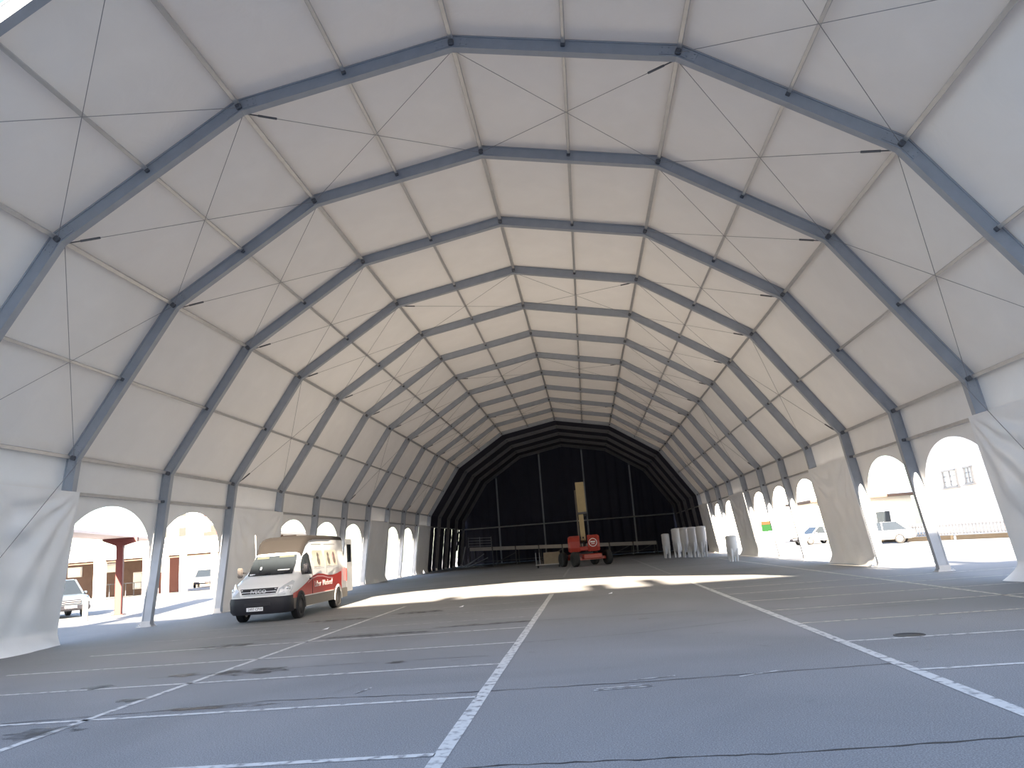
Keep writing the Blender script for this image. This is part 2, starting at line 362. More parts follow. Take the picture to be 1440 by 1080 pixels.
for k in range(NB+1):
    f = fr0 if k == 0 else copy_tree(fr0)
    f.location = (0, Y0+BAY*k, 0)
    if k == 0: f['label'] = 'grey aluminium arched end frame at the open mouth of the tent'
    elif k <= 12: f['label'] = 'grey arched tent frame under pale canvas, %s from the open mouth of the tent' % ORD[k]
    else: f['label'] = 'grey arched tent frame with shade painted in, among black linings, ' + ('against the black backdrop' if k == NB else '%s from the black backdrop' % ORD[NB-k])
    if k > 12:  # same aluminium frames, with the shade of the lined end in their colour
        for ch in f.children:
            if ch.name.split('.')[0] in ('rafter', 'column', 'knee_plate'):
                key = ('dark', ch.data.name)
                if key not in dark: dark[key] = ch.data.copy(); dark[key].materials[0] = MT['shade_alu']
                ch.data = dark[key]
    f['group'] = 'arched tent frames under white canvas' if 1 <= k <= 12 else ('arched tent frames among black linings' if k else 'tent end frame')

# roof canvas, purlins and bracing cables: children of the ceiling
ceil = bpy.data.objects.new('ceiling', None); COL.objects.link(ceil); struct(ceil)
ceil['label'] = 'pale translucent canvas roof of the arched tent on aluminium purlins'
SEGL = 5.245
def canvas_mesh(mat, seed):
    rr = random.Random(seed); ph = [rr.uniform(0, 6.28) for _ in range(6)]
    def fn(u, v):
        e = (4*u*(1-u))*(4*v*(1-v)); half = abs(math.sin(2*pi*v))
        w = -0.035*(4*u*(1-u))*half
        w += 0.010*e*math.sin(9*u+5*v+ph[0])+0.007*e*math.sin(16*v-7*u+ph[1])+0.004*e*math.sin(31*u+9*v+ph[2])
        return ((v-.5)*SEGL, (u-.5)*(BAY+.02), w)
    return MB().grid(fn, 20, 20).mesh('canvas_panel', mat)
cm = {m: [canvas_mesh(m, s) for s in range(4)] for m in ('canvas', 'grey_lining', 'black')}
pm = {}
def box_mesh(key, d, mat):
    if key not in pm: pm[key] = MB().box((0, 0, 0), d, None, .012).mesh(key, mat)
    return pm[key]
def cable(a, b, parent, tb=True, r=0.0075):
    a, b = Vector(a), Vector(b); o = MB().tube(a, b, r, 6, cap=False).build('bracing_cable', 'cable', parent)
    if tb:
        d = (b-a).normalized(); MB().tube(a+d*.35, a+d*.80, .028, 8).tube(a+d*.05, a+d*.35, .016, 6).build('turnbuckle', 'steel', o)
    return o
for k in range(NB):
    yc = Y0+BAY*(k+.5)
    for i in range(1, 7):
        n = seg_n(i); mid = (Vector(P[i])+Vector(P[i+1]))/2; c = mid+n*.175; ang = math.atan2(n.x, n.y)
        mk = 'canvas' if k < 12 else 'black'
        cp_ = link('canvas_panel', cm[mk][(k*5+i) % 4], ceil, (c.x, yc, c.y), (0, ang, 0))
        if k == NB-1: cp_.scale = (1, 1.08, 1); cp_.location.y += .18
        c = mid+n*.075
        if k < 12: link('purlin', box_mesh('mid_purlin', (.085, BAY-.20, .085), 'purlin'), ceil, (c.x, yc, c.y), (0, ang, 0))
        full = k in (1, 4, 7, 10)
        if k < 12 and (full or i in (2, 5)) and not (k == 0 and i not in (2, 5)):
            a, b = off_pt(i, -.08), off_pt(i+1, -.08); y1, y2 = Y0+BAY*k+.12, Y0+BAY*(k+1)-.12
            lo, hi = (a, b) if a.y < b.y else (b, a)
            cable((lo.x, y1, lo.y), (hi.x, y2, hi.y), ceil); cable((lo.x, y2, lo.y), (hi.x, y1, hi.y), ceil, False)
    for i in range(1, 8):
        n = (seg_n(i-1)+seg_n(i)).normalized(); c = Vector(P[i])+n*.06
        if k < 12: link('purlin', box_mesh('node_purlin', (.105, BAY-.20, .105), 'purlin'), ceil, (c.x, yc, c.y), (0, math.atan2(n.x, n.y), 0))

# side walls
OPEN = {2, 3, 5, 6, 7, 9, 10}
def arch_z(t):
    u = (t-2.5)/2.32
    return 2.2+1.66*math.sqrt(max(0, 1-u*u)) if abs(u) < 1 else 2.2
def curtain_mesh(side, seed, mat, y_a=0.0, y_b=BAY, top=RAIL_Z, flare=0.25, inner=-0.0, amp=1.0, n=(44, 34), low=0.004, wavy=0.0):
    rr = random.Random(seed); ph = [rr.uniform(0, 6.28) for _ in range(8)]
    def fn(u, v):
        t = y_a+(y_b-y_a)*u; z = low+(top-low)*v; h = 1-v
        env = min(1, 6*u, 6*(1-u))*min(1, 8*(1-v))
        w = 0.0
        # creases fanning out of the two upper corners
        for cu, s in ((0, 1), (1, -1)):
            a = math.atan2(1-v+.03, abs(u-cu)+.03); d = math.hypot(u-cu, 1-v)
            w += .036*env*math.exp(-1.8*d)*math.sin(17*a+ph[0 if s > 0 else 1])
        w += .022*env*math.sin(7*u-4*v+ph[2])+.013*env*math.sin(19*u+6*v+ph[3])+.006*env*math.sin(37*u-13*v+ph[4])+.008*env*math.sin(25*v+5*u+ph[6])
        fl = flare*max(0, (h-.90)/.10)**1.5*(.55+.45*math.sin(5*u+ph[5]))
        if wavy: t += wavy*(math.sin(5*z+ph[7])+.6*math.sin(11*z+ph[1]))*(1 if u > .5 else -1)*abs(2*u-1)**4
        return (wall_x(side, z, inner)-side*(w*amp+fl), t, z)
    return MB().grid(fn, *n).mesh('side_curtain', mat)
cache = {}
def cached(key, fn):
    if key not in cache: cache[key] = fn()
    return cache[key]
for side, sname in ((-1, 'left'), (1, 'right')):
    W = bpy.data.objects.new('wall_'+sname, None); COL.objects.link(W); struct(W)
    W['label'] = 'canvas side wall of the tent with scalloped openings, beside the parked van' if side < 0 else 'canvas side wall of the tent with scalloped openings, beside the picket fence'
    for k in range(NB):
        y = Y0+BAY*k; mk = 'canvas' if k < 12 else 'black'
        def val(mk=mk):
            return MB().grid(lambda u, v: (wall_x(side, RAIL_Z-.03+(5.24-RAIL_Z)*v, .165)+side*.01*math.sin(pi*u)*math.sin(pi*v), -.01+(BAY+.02)*u, RAIL_Z-.03+(5.24-RAIL_Z)*v), 12, 4).mesh('valance_panel', mk)
        link('valance_panel', cached(('val', side, mk), val), W, (0, y, 0))
        rx = wall_x(side, RAIL_Z, 0.10)
        link('eave_rail', box_mesh('eave_rail', (.10, BAY-.20, .10), 'purlin'), W, (rx, y+BAY/2, RAIL_Z))
        if k in OPEN:
            def arch():
                m = MB()
                def fn(u, v): 
                    t = BAY*u; zb = arch_z(t); z = zb+(RAIL_Z+.05-zb)*v
                    return (wall_x(side, z, .168), t, z)
                return m.grid(fn, 60, 5).mesh('arch_panel', 'canvas')
            link('arch_panel', cached(('arch', side), arch), W, (0, y, 0))
        elif k < 12:
            near = k <= 1; inner = -.27 if near else -.19; e1 = BAY+.11
            if k in (8, 11) and side < 0:       # two curtain halves that do not quite meet
                g = 2.9 if k == 8 else 3.1
                link('side_curtain', curtain_mesh(side, 60+k, 'curtain', 0.0, g, inner=inner), W, (0, y, 0))
                link('side_curtain', curtain_mesh(side, 70+k, 'curtain', g+.02, e1, inner=inner+.02), W, (0, y, 0))
            else:
                link('side_curtain', curtain_mesh(side, 20+k*2+side, 'curtain', .0, e1, inner=inner, amp=2.2 if near else 1.7, flare=.5 if near else .28, n=(90, 64)), W, (0, y, 0))
        else:
            cuts = {12: [(.0, 3.36, 0), (3.50, BAY, 0)], 13: [(.0, 3.75, 0), (3.88, BAY, 0)], 14: [(.0, 3.1, 0), (3.2, BAY, 0)],
                    15: [(.0, 1.9, 0), (1.9, 2.9, 1.75), (3.1, BAY+.2, 0)]}[k] if side < 0 else [(-.10, 5.10, 0)]
            for q_, (c0, c1, lo_) in enumerate(cuts):
                link('side_curtain', curtain_mesh(side, 90+k*3+q_+side, 'black', c0, c1, inner=.14, top=RAIL_Z+.05, flare=.1 if not lo_ else 0, amp=1.6, low=lo_+.004, wavy=.05 if side < 0 else 0), W, (0, y, 0))
        if k in (0, 1):
            x1, x2 = wall_x(side, 5.0, -.27), wall_x(side, .1, -.62)
            cable((x2, y+.12, .15), (x1, y+BAY-.12, 5.0), W, r=.008); 

# back wall: black pleated backdrop with gable posts and a rail
YB = Y0+BAY*NB
def roof_z(x):
    x = abs(x)
    for i in range(4, 8):
        if P[i][0] <= x <= P[i+1][0]: return P[i][1]+(P[i+1][1]-P[i][1])*(x-P[i][0])/(P[i+1][0]-P[i][0])
    return 0
def back_fn(u, v):
    x = -12.88+25.76*u; z = max(.02, roof_z(x)+.1)*v
    return (x, YB+.22+.07*math.sin(x*5.1+.6*math.sin(x))+.03*math.sin(x*11.3+v), z+.005)
wb = struct(MB().grid(back_fn, 260, 6).build('wall_back', 'black'))
for x in (-8.08, -2.82, 2.25, 7.64):
    zt = roof_z(x)-.18
    g = MB().box((x, YB-.02, zt/2+.01), (.17, .14, zt)).build('gable_post', 'alu', wb)
    MB().box((x, YB-.12, zt-.08), (.24, .10, .24), None, .02).build('post_cap', 'chrome', g)
MB().tube((-12.2, YB-.17, 4.12), (12.2, YB-.17, 4.12), .075, 10).build('gable_rail', 'purlin', wb)

# ------------------------------------------------------------------ stage
st = thing('stage', 'long low stage with pale fascia boards on a dark scaffold before the black backdrop', 'stage', (0, 80, 0))
def stz(x): return 1.62-(x+0.6)*.037
xs = [-10.2+2.4*i for i in range(9)]
for a, b in zip(xs[:-1], xs[1:]):
    m = MB(); m.prism([(a+.06, 0, stz(a)-.36), (b-.06, 0, stz(b)-.36), (b-.06, 0, stz(b)), (a+.06, 0, stz(a))], (0, .05, 0)); m.build('fascia_board', 'fasc', st)
    MB().prism([(a+.01, .06, stz(a)-.10), (b-.01, .06, stz(b)-.10), (b-.01, .06, stz(b)-.02), (a+.01, .06, stz(a)-.02)], (0, 7.5, 0)).build('deck_panel', 'under', st)
for x in xs:
    for yy in (.10, 3.6): MB().tube((x, yy, 0), (x, yy, stz(x)-.08), .05, 8).build('leg', 'steel', st)
for a, b in ((xs[1], xs[2]), (xs[3], xs[4]), (xs[6], xs[7]), (xs[7], xs[8])): MB().tube((a, .12, .15), (b, .12, 1.15), .035, 8).build('brace', 'steel', st)
MB().tube((xs[0], .14, .45), (xs[-1], .14, .45), .03, 8).build('ledger', 'steel', st)
gr = thing('guard_rail', 'dull metal guard rail standing on the end of the stage', 'railing', (-9.3, 80.35, stz(-9.3)))
for i in range(4): MB().tube((-1.0, 0, .15+.27*i+.02), (1.4, 0, .15+.27*i-.07), .028, 8).build('rail', 'alu', gr)
for x in (-1.0, .2, 1.4): MB().tube((x, .03, -.06*(x > 1) + .0), (x, .03, 1.05-.037*x), .03, 8).build('post', 'alu', gr)
for i, (a, b) in enumerate([((-10.6, 79.0, .05), (-8.6, 79.3, 1.25)), ((-10.9, 79.1, .05), (-9.0, 79.4, 1.0)), ((-10.3, 78.8, .05), (-8.2, 79.2, .85)), ((-10.9, 78.7, .05), (-10.5, 79.4, 2.1)), ((-11.0, 78.5, .06), (-8.7, 78.3, .06))]):
    tag(MB().tube(a, b, .04, 8).build('scaffold_tube', 'alu'), 'loose grey scaffold tube leaning by the dark end of the stage', 'tube', 'loose scaffold tubes')

# ------------------------------------------------------------------ boom lift
lf = thing('boom_lift', 'orange-red boom lift with a raised beige boom parked before the stage', 'boom lift', (1.75, 57.6, 0), 0)
CR = Matrix.Rotation(.42, 3, 'Z')
def wheel(name, r, w, parent, loc, rimr=.55, out=1):
    t = MB().lathe([(r*.62, -w/2), (r*.9, -w/2), (r, -w/2+w*.16), (r, w/2-w*.16), (r*.9, w/2), (r*.62, w/2), (r*.62, -w/2)], 28, axis='x').build(name, 'rubber', parent, loc)
    MB().lathe([(r*.63, -w*.36), (r*.60, out*w*.40 if out > 0 else w*.36), (r*.45, w*.30), (r*.14, w*.33), (r*.12, w*.42), (.01, w*.42)], 24, axis='x').build('rim', 'rim', t).scale = (out, 1, 1)
    return t
for sx in (-1, 1):
    for yy in (-1.15, 1.15): wheel('wheel', .52, .38, lf, tuple(CR @ Vector((sx*1.28, yy, .52))), out=sx).rotation_euler = (0, 0, .42)
MB().box((0, 0, .66), (1.5, 2.9, .36), CR, .06).box(CR @ Vector((0, -1.15, .52)), (2.3, .22, .2), CR).box(CR @ Vector((0, 1.15, .52)), (2.3, .22, .2), CR).build('chassis', 'lred', lf)
MB().lathe([(.62, .78), (.62, .98), (.2, .98)], 24).build('slew_ring', 'steel', lf)
def hood(sx):
    prof = [(-1.3, 1.02), (-1.36, 1.3), (-1.34, 1.75), (-1.22, 2.05), (-1.0, 2.16), (.9, 2.16), (1.2, 1.9), (1.25, 1.02)]
    m = MB(); inx, outx = sx*.28, sx*1.14
    n = len(prof); a = [Vector((inx, y, z)) for y, z in prof]; mid = [Vector((outx-sx*.16, y, z)) for y, z in prof]
    cz, cy = 1.5, 0; b = [Vector((outx, y*.93, 1.5+(z-1.5)*.86)) for y, z in prof]
    m.add(a+mid+b, [(i, (i+1) % n, n+(i+1) % n, n+i) for i in range(n)]+[(n+i, n+(i+1) % n, 2*n+(i+1) % n, 2*n+i) for i in range(n)]+[tuple(range(2*n, 3*n)), tuple(range(n))[::-1]])
    h = m.build('engine_hood', 'lred', lf)
    if sx > 0:
        c = Vector((.66, -1.365, 1.62)); mm = MB()
        k = 24
        for r1, r0 in ((.30, .25),):
            vs = [(c.x+r*math.cos(2*pi*i/k), c.y-.005*j, c.z+r*math.sin(2*pi*i/k)) for j in range(2) for r in (r1, r0) for i in range(k)]
            fs = [(2*k+i, 2*k+(i+1) % k, 3*k+(i+1) % k, 3*k+i) for i in range(k)]
            mm.add(vs, fs)
        mm.box((c.x-.01, c.y-.002, c.z+.05), (.34, .006, .10)); mm.box((c.x, c.y-.002, c.z-.09), (.24, .006, .05)); mm.build('round_logo', 'wtext', h)
    return h
hood(-1); hood(1)
MB().box((0, -.55, 1.22), (.62, 1.5, .30), None, .05).build('counterweight', 'lred', lf)
MB().box((-.0, .1, 1.6), (.10, 1.2, .95), None, .02).box((-.20, .1, 1.6), (.05, 1.2, .95)).build('boom_bracket', 'plastic', lf)
bd = Vector((-.015, .34, 1)).normalized(); bp0 = Vector((.0, -.35, 1.75))
MB().bar(bp0, bp0+bd*2.3, .36, .40, up=Vector((0, 1, 0))).build('boom_base', 'lbeige', lf)
MB().bar(bp0+bd*2.05+Vector((.12, 0, 0)), bp0+bd*4.55+Vector((.12, 0, 0)), .64, .52, up=Vector((0, 1, 0))).build('boom_section', 'lbeige', lf)
MB().bar(bp0+bd*2.0+Vector((.12, -.02, 0)), bp0+bd*2.14+Vector((.12, -.02, 0)), .68, .58, up=Vector((0, 1, 0))).build('boom_collar', 'steel', lf)
MB().bar(bp0+bd*.2+Vector((-.30, 0, 0)), bp0+bd*4.0+Vector((-.27, 0, 0)), .10, .2, up=Vector((0, 1, 0))).build('hose_track', 'vskirt', lf)
MB().tube((.02, .25, 1.35), bp0+bd*1.3+Vector((.02, .22, 0)), .08, 10).build('lift_cylinder', 'steel', lf)
MB().tube((.5, -1.1, 1.2), (.42, -.3, 2.9), .02, 6).build('guide_wire', 'steel', lf)

# trolley of boards beside the lift
tr = thing('board_trolley', 'low trolley stacked with plywood boards beside the boom lift', 'trolley', (-1.05, 59.4, 0))
MB().box((0, 0, .24), (1.9, .8, .07)).build('platform', 'fasc', tr)
for sx in (-.8, .8): 
    for sy in (-.3, .3): MB().lathe([(.09, -.03), (.10, -.02), (.10, .02), (.09, .03)], 14, axis='x').build('castor', 'rubber', tr, (sx, sy, .10)); MB().box((sx, sy, .17), (.05, .05, .10)).build('fork', 'steel', tr)
for i in range(5): MB().box((.25+.02*i, -.25+.09*i, .70), (1.15, .05, .84)).build('board', 'wood', tr)
for x in (-.9, -.62): MB().tube((x, -.3, .27), (x, -.3, 1.15), .03, 8).build('upright', 'alu', tr)

# hopper tanks
def tank(h, r, loc, label, rz=0):
    t = thing('hopper_tank', label, 'tank', loc, rz, 'white hopper tanks')
    lz = h*.17
    MB().lathe([(r*.24, lz), (r*.40, lz+.02), (r*.86, h*.44), (r*.95, h*.52), (r, h*.62), (r, h*.93), (r*.97, h*.965), (r*.86, h*.99), (r*.3, h), (.02, h)], 26).build('vessel', 'white', t)
    MB().lathe([(r*1.0, h*.925), (r*1.04, h*.93), (r*1.04, h*.945), (r*1.0, h*.95)], 26).build('rim_band', 'white', t)
    for i in range(4):
        a = pi/4+i*pi/2; c, s = math.cos(a), math.sin(a)
        MB().tube((r*.70*c, r*.70*s, 0), (r*.74*c, r*.74*s, h*.50), .055, 8, .11).build('leg', 'white', t)
    return t
tank(1.86, .30, (8.05, 61.2, 0), 'short slim white hopper tank standing alone at the end of the tank row', .2)
tank(2.2, .44, (8.95, 61.0, 0), 'wide white hopper tank standing beside the short slim tank', .5)
tank(2.2, .36, (9.30, 59.3, 0), 'white hopper tank second from the short slim tank in the row', .1)
tank(2.2, .34, (9.75, 58.4, 0), 'white hopper tank third from the short slim tank in the row', .7)
tank(2.2, .36, (10.25, 57.5, 0), 'white hopper tank at the far end of the row from the short slim tank', .4)
tank(1.45, .32, (10.1, 45.0, 0), 'small white hopper tank standing apart by the bright side opening', .3)

# ------------------------------------------------------------------ van
VL, WBASE = 6.35, 4.1
van = thing('van', 'white and red delivery van with dark brown roof parked along the canvas wall', 'van', (-8.17, 23.5, 0), 0.03)
# local axes: x across (+x = towards the hall middle), y from the nose backwards, z up
ST = [  # y, z0, z1, wb (waist), wt (top)
 (0.02, .40, .86, .72, .70), (.05, .38, .98, .84, .78), (.14, .38, 1.05, .91, .84), (.40, .36, 1.16, .955, .86), (.95, .36, 1.36, .97, .80),
 (1.30, .36, 1.72, .975, .78), (1.56, .36, 1.99, .975, .77), (1.62, .36, 2.06, .975, .78), (2.05, .36, 2.46, .975, .80), (2.35, .36, 2.58, .975, .82), (2.7, .36, 2.62, .975, .82),
 (4.5, .36, 2.63, .975, .82), (VL-.08, .36, 2.61, .97, .82), (VL, .38, 2.56, .94, .80)]
def ring(stn, zlo=None):
    y, z0, z1, w, wt = stn
    zb = min(1.32, z1-.10); ht = z1-zb
    h = [(w*.55, z0), (w*.94, z0), (w, z0+.08), (w, .95 if zb > .96 else zb-.02), (w*.995, zb), (wt+(w-wt)*.35, zb+ht*.45), (wt, z1-min(.16, ht*.4)), (wt-.05, z1-min(.05, ht*.2)), (wt-.17, z1), (0, z1+.012)]
    return [(-x, y, z) for x, z in h[:-1]]+[(0, y, h[-1][1])]+[(x, y, z) for x, z in reversed(h[:-1])]
rings = [ring(s) for s in ST]; n = len(rings[0])
m = MB()
vs = [p for r in rings for p in r]
m.add(vs, [(j*n+i, j*n+i+1, (j+1)*n+i+1, (j+1)*n+i) for j in range(len(ST)-1) for i in range(n-1)]+[(j*n+n-1, j*n, (j+1)*n, (j+1)*n+n-1) for j in range(len(ST)-1)], True)
m.add(rings[0], [tuple(range(n))[::-1]]); m.add(rings[-1], [tuple(range(n))])
body = m.build('body', 'vwhite', van)
# dark roof and fairing: shell just proud of the body from the windscreen header back
m = MB(); rr_ = []
for s in ST[7:]:
    r = ring((s[0], s[1], s[2]+.012, s[3]+.01, s[4]+.012)); rr_.append(r[5 if s[0] < 2.3 else 6:-5 if s[0] < 2.3 else -6])
k0 = 4 if False else 0
full = [ring((s[0], s[1], s[2]+.012, s[3]+.012, s[4]+.012)) for s in ST[7:]]
vs = [p for r in full for p in r]
fs = []
for j in range(len(full)-1):
    lo = 6
    for i in range(lo, n-1-lo): fs.append((j*n+i, j*n+i+1, (j+1)*n+i+1, (j+1)*n+i))
m.add(vs, fs, True); roof = m.build('roof', 'vbrown', van)
# windscreen
def on_slope(x, t):   # t from cowl (0) to header (1), slightly proud of the body surface
    a, b = Vector((0, .93, 1.365)), Vector((0, 1.565, 2.01)); p = a+(b-a)*t; return Vector((x, p.y-.012, p.z+.012))
ws = MB().add([on_slope(-.73, .04), on_slope(.73, .04), on_slope(.73, .5), on_slope(.69, .96), on_slope(-.69, .96), on_slope(-.73, .5)], [(0, 1, 2, 3, 4, 5)]).build('windscreen', 'glass', van)
def slope_quad(x0, x1, t0, t1, mat, name, par, lift=.006):
    d = Vector((0, -.7, .7))*lift
    return MB().add([on_slope(x0, t0)+d, on_slope(x1, t0)+d, on_slope(x1, t1)+d, on_slope(x0, t1)+d], [(0, 1, 2, 3)]).build(name, mat, par)
slope_quad(-.62, -.22, .83, .92, 'sunstrip', 'sun_strip', ws); slope_quad(.12, .62, .85, .93, 'sunstrip', 'sun_strip', ws)
slope_quad(-.40, -.35, .30, .44, 'plate', 'paper_slip', ws); slope_quad(.2, .6, .22, .27, 'lampglass', 'dashboard_paper', ws); slope_quad(-.68, -.5, .06, .12, 'plate', 'paper_slip', ws)
MB().tube(on_slope(.1, .03)+Vector((0, -.03, .02)), on_slope(.62, .16)+Vector((0, -.03, .02)), .012, 6).build('wiper', 'plastic', ws)
MB().tube(on_slope(-.55, .03)+Vector((0, -.03, .02)), on_slope(-.02, .14)+Vector((0, -.03, .02)), .012, 6).build('wiper', 'plastic', ws)
# bumper
bs = [(-.93, .62), (-.95, .30), (-.90, .05), (-.70, -.06), (0, -.10), (.70, -.06), (.90, .05), (.95, .30), (.93, .62)]
m = MB(); z0, z1 = .26, .76; kx = len(bs)
lv = [(z0, .93), (z0+.1, 1.0), (z1-.12, 1.02), (z1, .99)]
vs = [(x*s*1.015, y if abs(y) > .2 else y+(.06 if z == z0 else 0), z) for z, s in lv for x, y in bs]
m.add(vs, [(j*kx+i, j*kx+i+1, (j+1)*kx+i+1, (j+1)*kx+i) for j in range(3) for i in range(kx-1)], True)
m.add([vs[3*kx+i] for i in range(kx)], [tuple(range(kx))]); m.add([vs[i] for i in range(kx)], [tuple(range(kx))[::-1]])
bump = m.build('bumper', 'plastic', van)
MB().box((0, -.105, .55), (.8, .02, .10), None, .008).build('air_intake', 'ink', bump)
pl = MB().box((-.08, -.118, .42), (.52, .015, .115), None, .005).build('licence_plate', 'plate', van)
RX = Matrix.Rotation(pi/2, 4, 'X')
text_mesh('plate_number', '2497 CPW', .105, 'ink', pl, Matrix.Translation((-.06, -.128, .42)) @ RX, .95)
# grille, lettering, headlights
gl = MB().add([(-.52, -.0, .84), (.52, -.0, .84), (.60, .055, 1.03), (-.60, .055, 1.03)], [(0, 1, 2, 3)]); gl.box((0, .03, .93), (1.0, .06, .17)); gl = gl.build('grille', 'ink', van)
for z in (.855, .925, .995): MB().box((0, -.012+(z-.85)*.28, z), (1.04+(z-.85)*.5, .025, .026), None, .006).build('grille_bar', 'plate', gl)
text_mesh('grille_lettering', 'IVECO', .15, 'plate', gl, Matrix.Translation((0, -.034, .93)) @ Matrix.Rotation(pi/2-.25, 4, 'X'), 1.15)
for s in (-1, 1):
    q = [(s*.58, .025, .80), (s*.80, .03, .80), (s*.93, .22, .84), (s*.952, .52, 1.16), (s*.90, .46, 1.20), (s*.74, .12, 1.07), (s*.62, .05, .98)]
    q = [Vector(p)+Vector((s*.012, -.02, .006)) for p in q]; m = MB()
    m.add(q, [tuple(range(7)) if s < 0 else tuple(range(7))[::-1]]); m.add(q+[p+Vector((-s*.03, .06, -.02)) for p in q], [(i, (i+1) % 7, 7+(i+1) % 7, 7+i) for i in range(7)])
    hl = m.build('headlight', 'lampglass', van)
    MB().lathe([(.075, 0), (.07, .02), (.03, .03), (.01, .03)], 16).build('lamp_bowl', 'chrome', hl, (s*.875, .16, .98)).rotation_euler = (pi/2, 0, s*.9)
    # mirror
    mr = MB().box((s*1.10, 1.22, 1.52), (.18, .10, .32), None, .04).build('mirror', 'mirr' if s < 0 else 'plastic', van); MB().bar((s*.94, 1.34, 1.5), (s*1.08, 1.3, 1.52), .06, .05).build('mirror_arm', 'plastic', mr)
MB().tube((-.72, 1.60, 2.02), (-.80, 1.75, 2.72), .012, 6).build('antenna', 'wtext', van)
# wheels
for s in (-1, 1):
    wheel('wheel', .36, .24, van, (s*.885, .98, .36), out=s)
    wheel('wheel', .36, .30, van, (s*.855, .98+WBASE, .36), out=s)
    for yy, mt in ((.98, 'plastic'), (.98+WBASE, 'vwhite')):
        m = MB(); k = 14; a0, a1 = -.12, pi+.12
        A = []
        for r in (.40, .50):
            for i in range(k+1):
                t = a0+(a1-a0)*i/k; A.append((s*.998, yy+r*math.cos(t), .36+r*math.sin(t)))
        A2 = [(s*.80, y, z) for _, y, z in A]
        m.add(A+A2, [(i, i+1, k+1+i+1, k+1+i) for i in range(k)]+[(i, i+1, 2*(k+1)+i+1, 2*(k+1)+i) for i in range(k)], True); m.build('wheel_arch', mt, van)
        MB().lathe([(.40, -.005), (.40, .005), (.01, .006)], 26, axis='x').build('arch_well', 'ink', van, (s*.983, yy, .40))
# side skin on the hall side (x > 0): livery, windows, panels
def body_x(y, z):
    for a_, b_ in zip(ST[:-1], ST[1:]):
        if a_[0] <= y <= b_[0]:
            t = (y-a_[0])/(b_[0]-a_[0]); stn = tuple(p+(q-p)*t for p, q in zip(a_, b_)); break
    half = [(x, zz) for x, _, zz in ring(stn)[n//2+1:]][::-1]
    for (x0, z0), (x1, z1) in zip(half[:-1], half[1:]):
        if z0 <= z <= z1 and z1 > z0: return x0+(x1-x0)*(z-z0)/(z1-z0)
    return half[-1][0] if z > half[-1][1] else half[2][0]
def side_poly(pts, name, mat, par, lift=.008):
    z0, z1 = min(p[1] for p in pts), max(p[1] for p in pts)
    def cross(z):
        xs_ = []
        for (ya, za), (yb, zb) in zip(pts, pts[1:]+pts[:1]):
            if za != zb and min(za, zb) <= z <= max(za, zb): xs_.append(ya+(yb-ya)*(z-za)/(zb-za))
            elif za == zb and abs(z-za) < 1e-9: xs_ += [ya, yb]
        return min(xs_), max(xs_)
    m = MB(); k = 8
    def fn(u, v):
        z = z0+(z1-z0)*v; a_, b_ = cross(z); y = a_+(b_-a_)*u; return (body_x(y, z)+lift, y, z)
    m.grid(fn, 6, k, True); return m.build(name, mat, par)
top = [(.30, .80), (.7, .86), (1.1, .95), (1.5, 1.05), (1.9, 1.17), (2.3, 1.27), (2.8, 1.31), (3.3, 1.29), (3.9, 1.22), (4.5, 1.20), (5.1, 1.24), (5.6, 1.31)]
def strip_side(tp, zl, name, mat, par, lift):
    m = MB(); vs = []
    for y, z in tp: vs += [(.975+lift, y, zl), (.975+lift, y, z)]
    m.add(vs, [(2*i, 2*i+2, 2*i+3, 2*i+1) for i in range(len(tp)-1)]); return m.build(name, mat, par)
red = strip_side(top, .66, 'red_livery', 'vred', van, .005)
strip_side([(y, z-.035) for y, z in top[4:]], .95, 'red_band', 'vred', red, .0075)
cv = [(1.7, 1.06), (2.2, 1.18), (2.7, 1.23), (3.3, 1.21), (3.9, 1.13), (4.5, 1.10)]
m = MB(); vs = []
for y, z in cv: vs += [(.987, y, z-.018), (.987, y, z+.018)]
m.add(vs, [(2*i, 2*i+2, 2*i+3, 2*i+1) for i in range(len(cv)-1)]); m.build('livery_swoosh', 'pink', red)
text_mesh('livery_lettering', 'Labor', .27, 'wtext', red, Matrix.Translation((.990, 2.72, .97)) @ Matrix.Rotation(pi/2, 4, 'Z') @ RX, 1.15)
text_mesh('livery_lettering', 'Nacional', .27, 'wtext', red, Matrix.Translation((.990, 3.85, .97)) @ Matrix.Rotation(pi/2, 4, 'Z') @ RX, 1.15)
strip_side([(.35, .66), (.6, .66), (5.9, .66), (VL-.03, .66)], .33, 'side_skirt', 'vskirt', van, .010)
MB().box((.99, 2.9, .665), (.02, 3.2, .03)).build('rub_strip', 'wtext', van)
dw = side_poly([(1.20, 1.34), (2.18, 1.34), (2.18, 2.02), (2.05, 2.05), (1.72, 1.95)], 'door_window', 'glass', van)
MB().box((.985, 2.16, 1.25), (.012, .02, 1.2)).build('door_seam', 'plastic', van); MB().box((.985, 3.75, 1.6), (.012, .018, .6)).build('door_seam', 'plastic', van)
MB().box((.99, 1.95, 1.18), (.03, .16, .045), None, .01).build('door_handle', 'plastic', van)
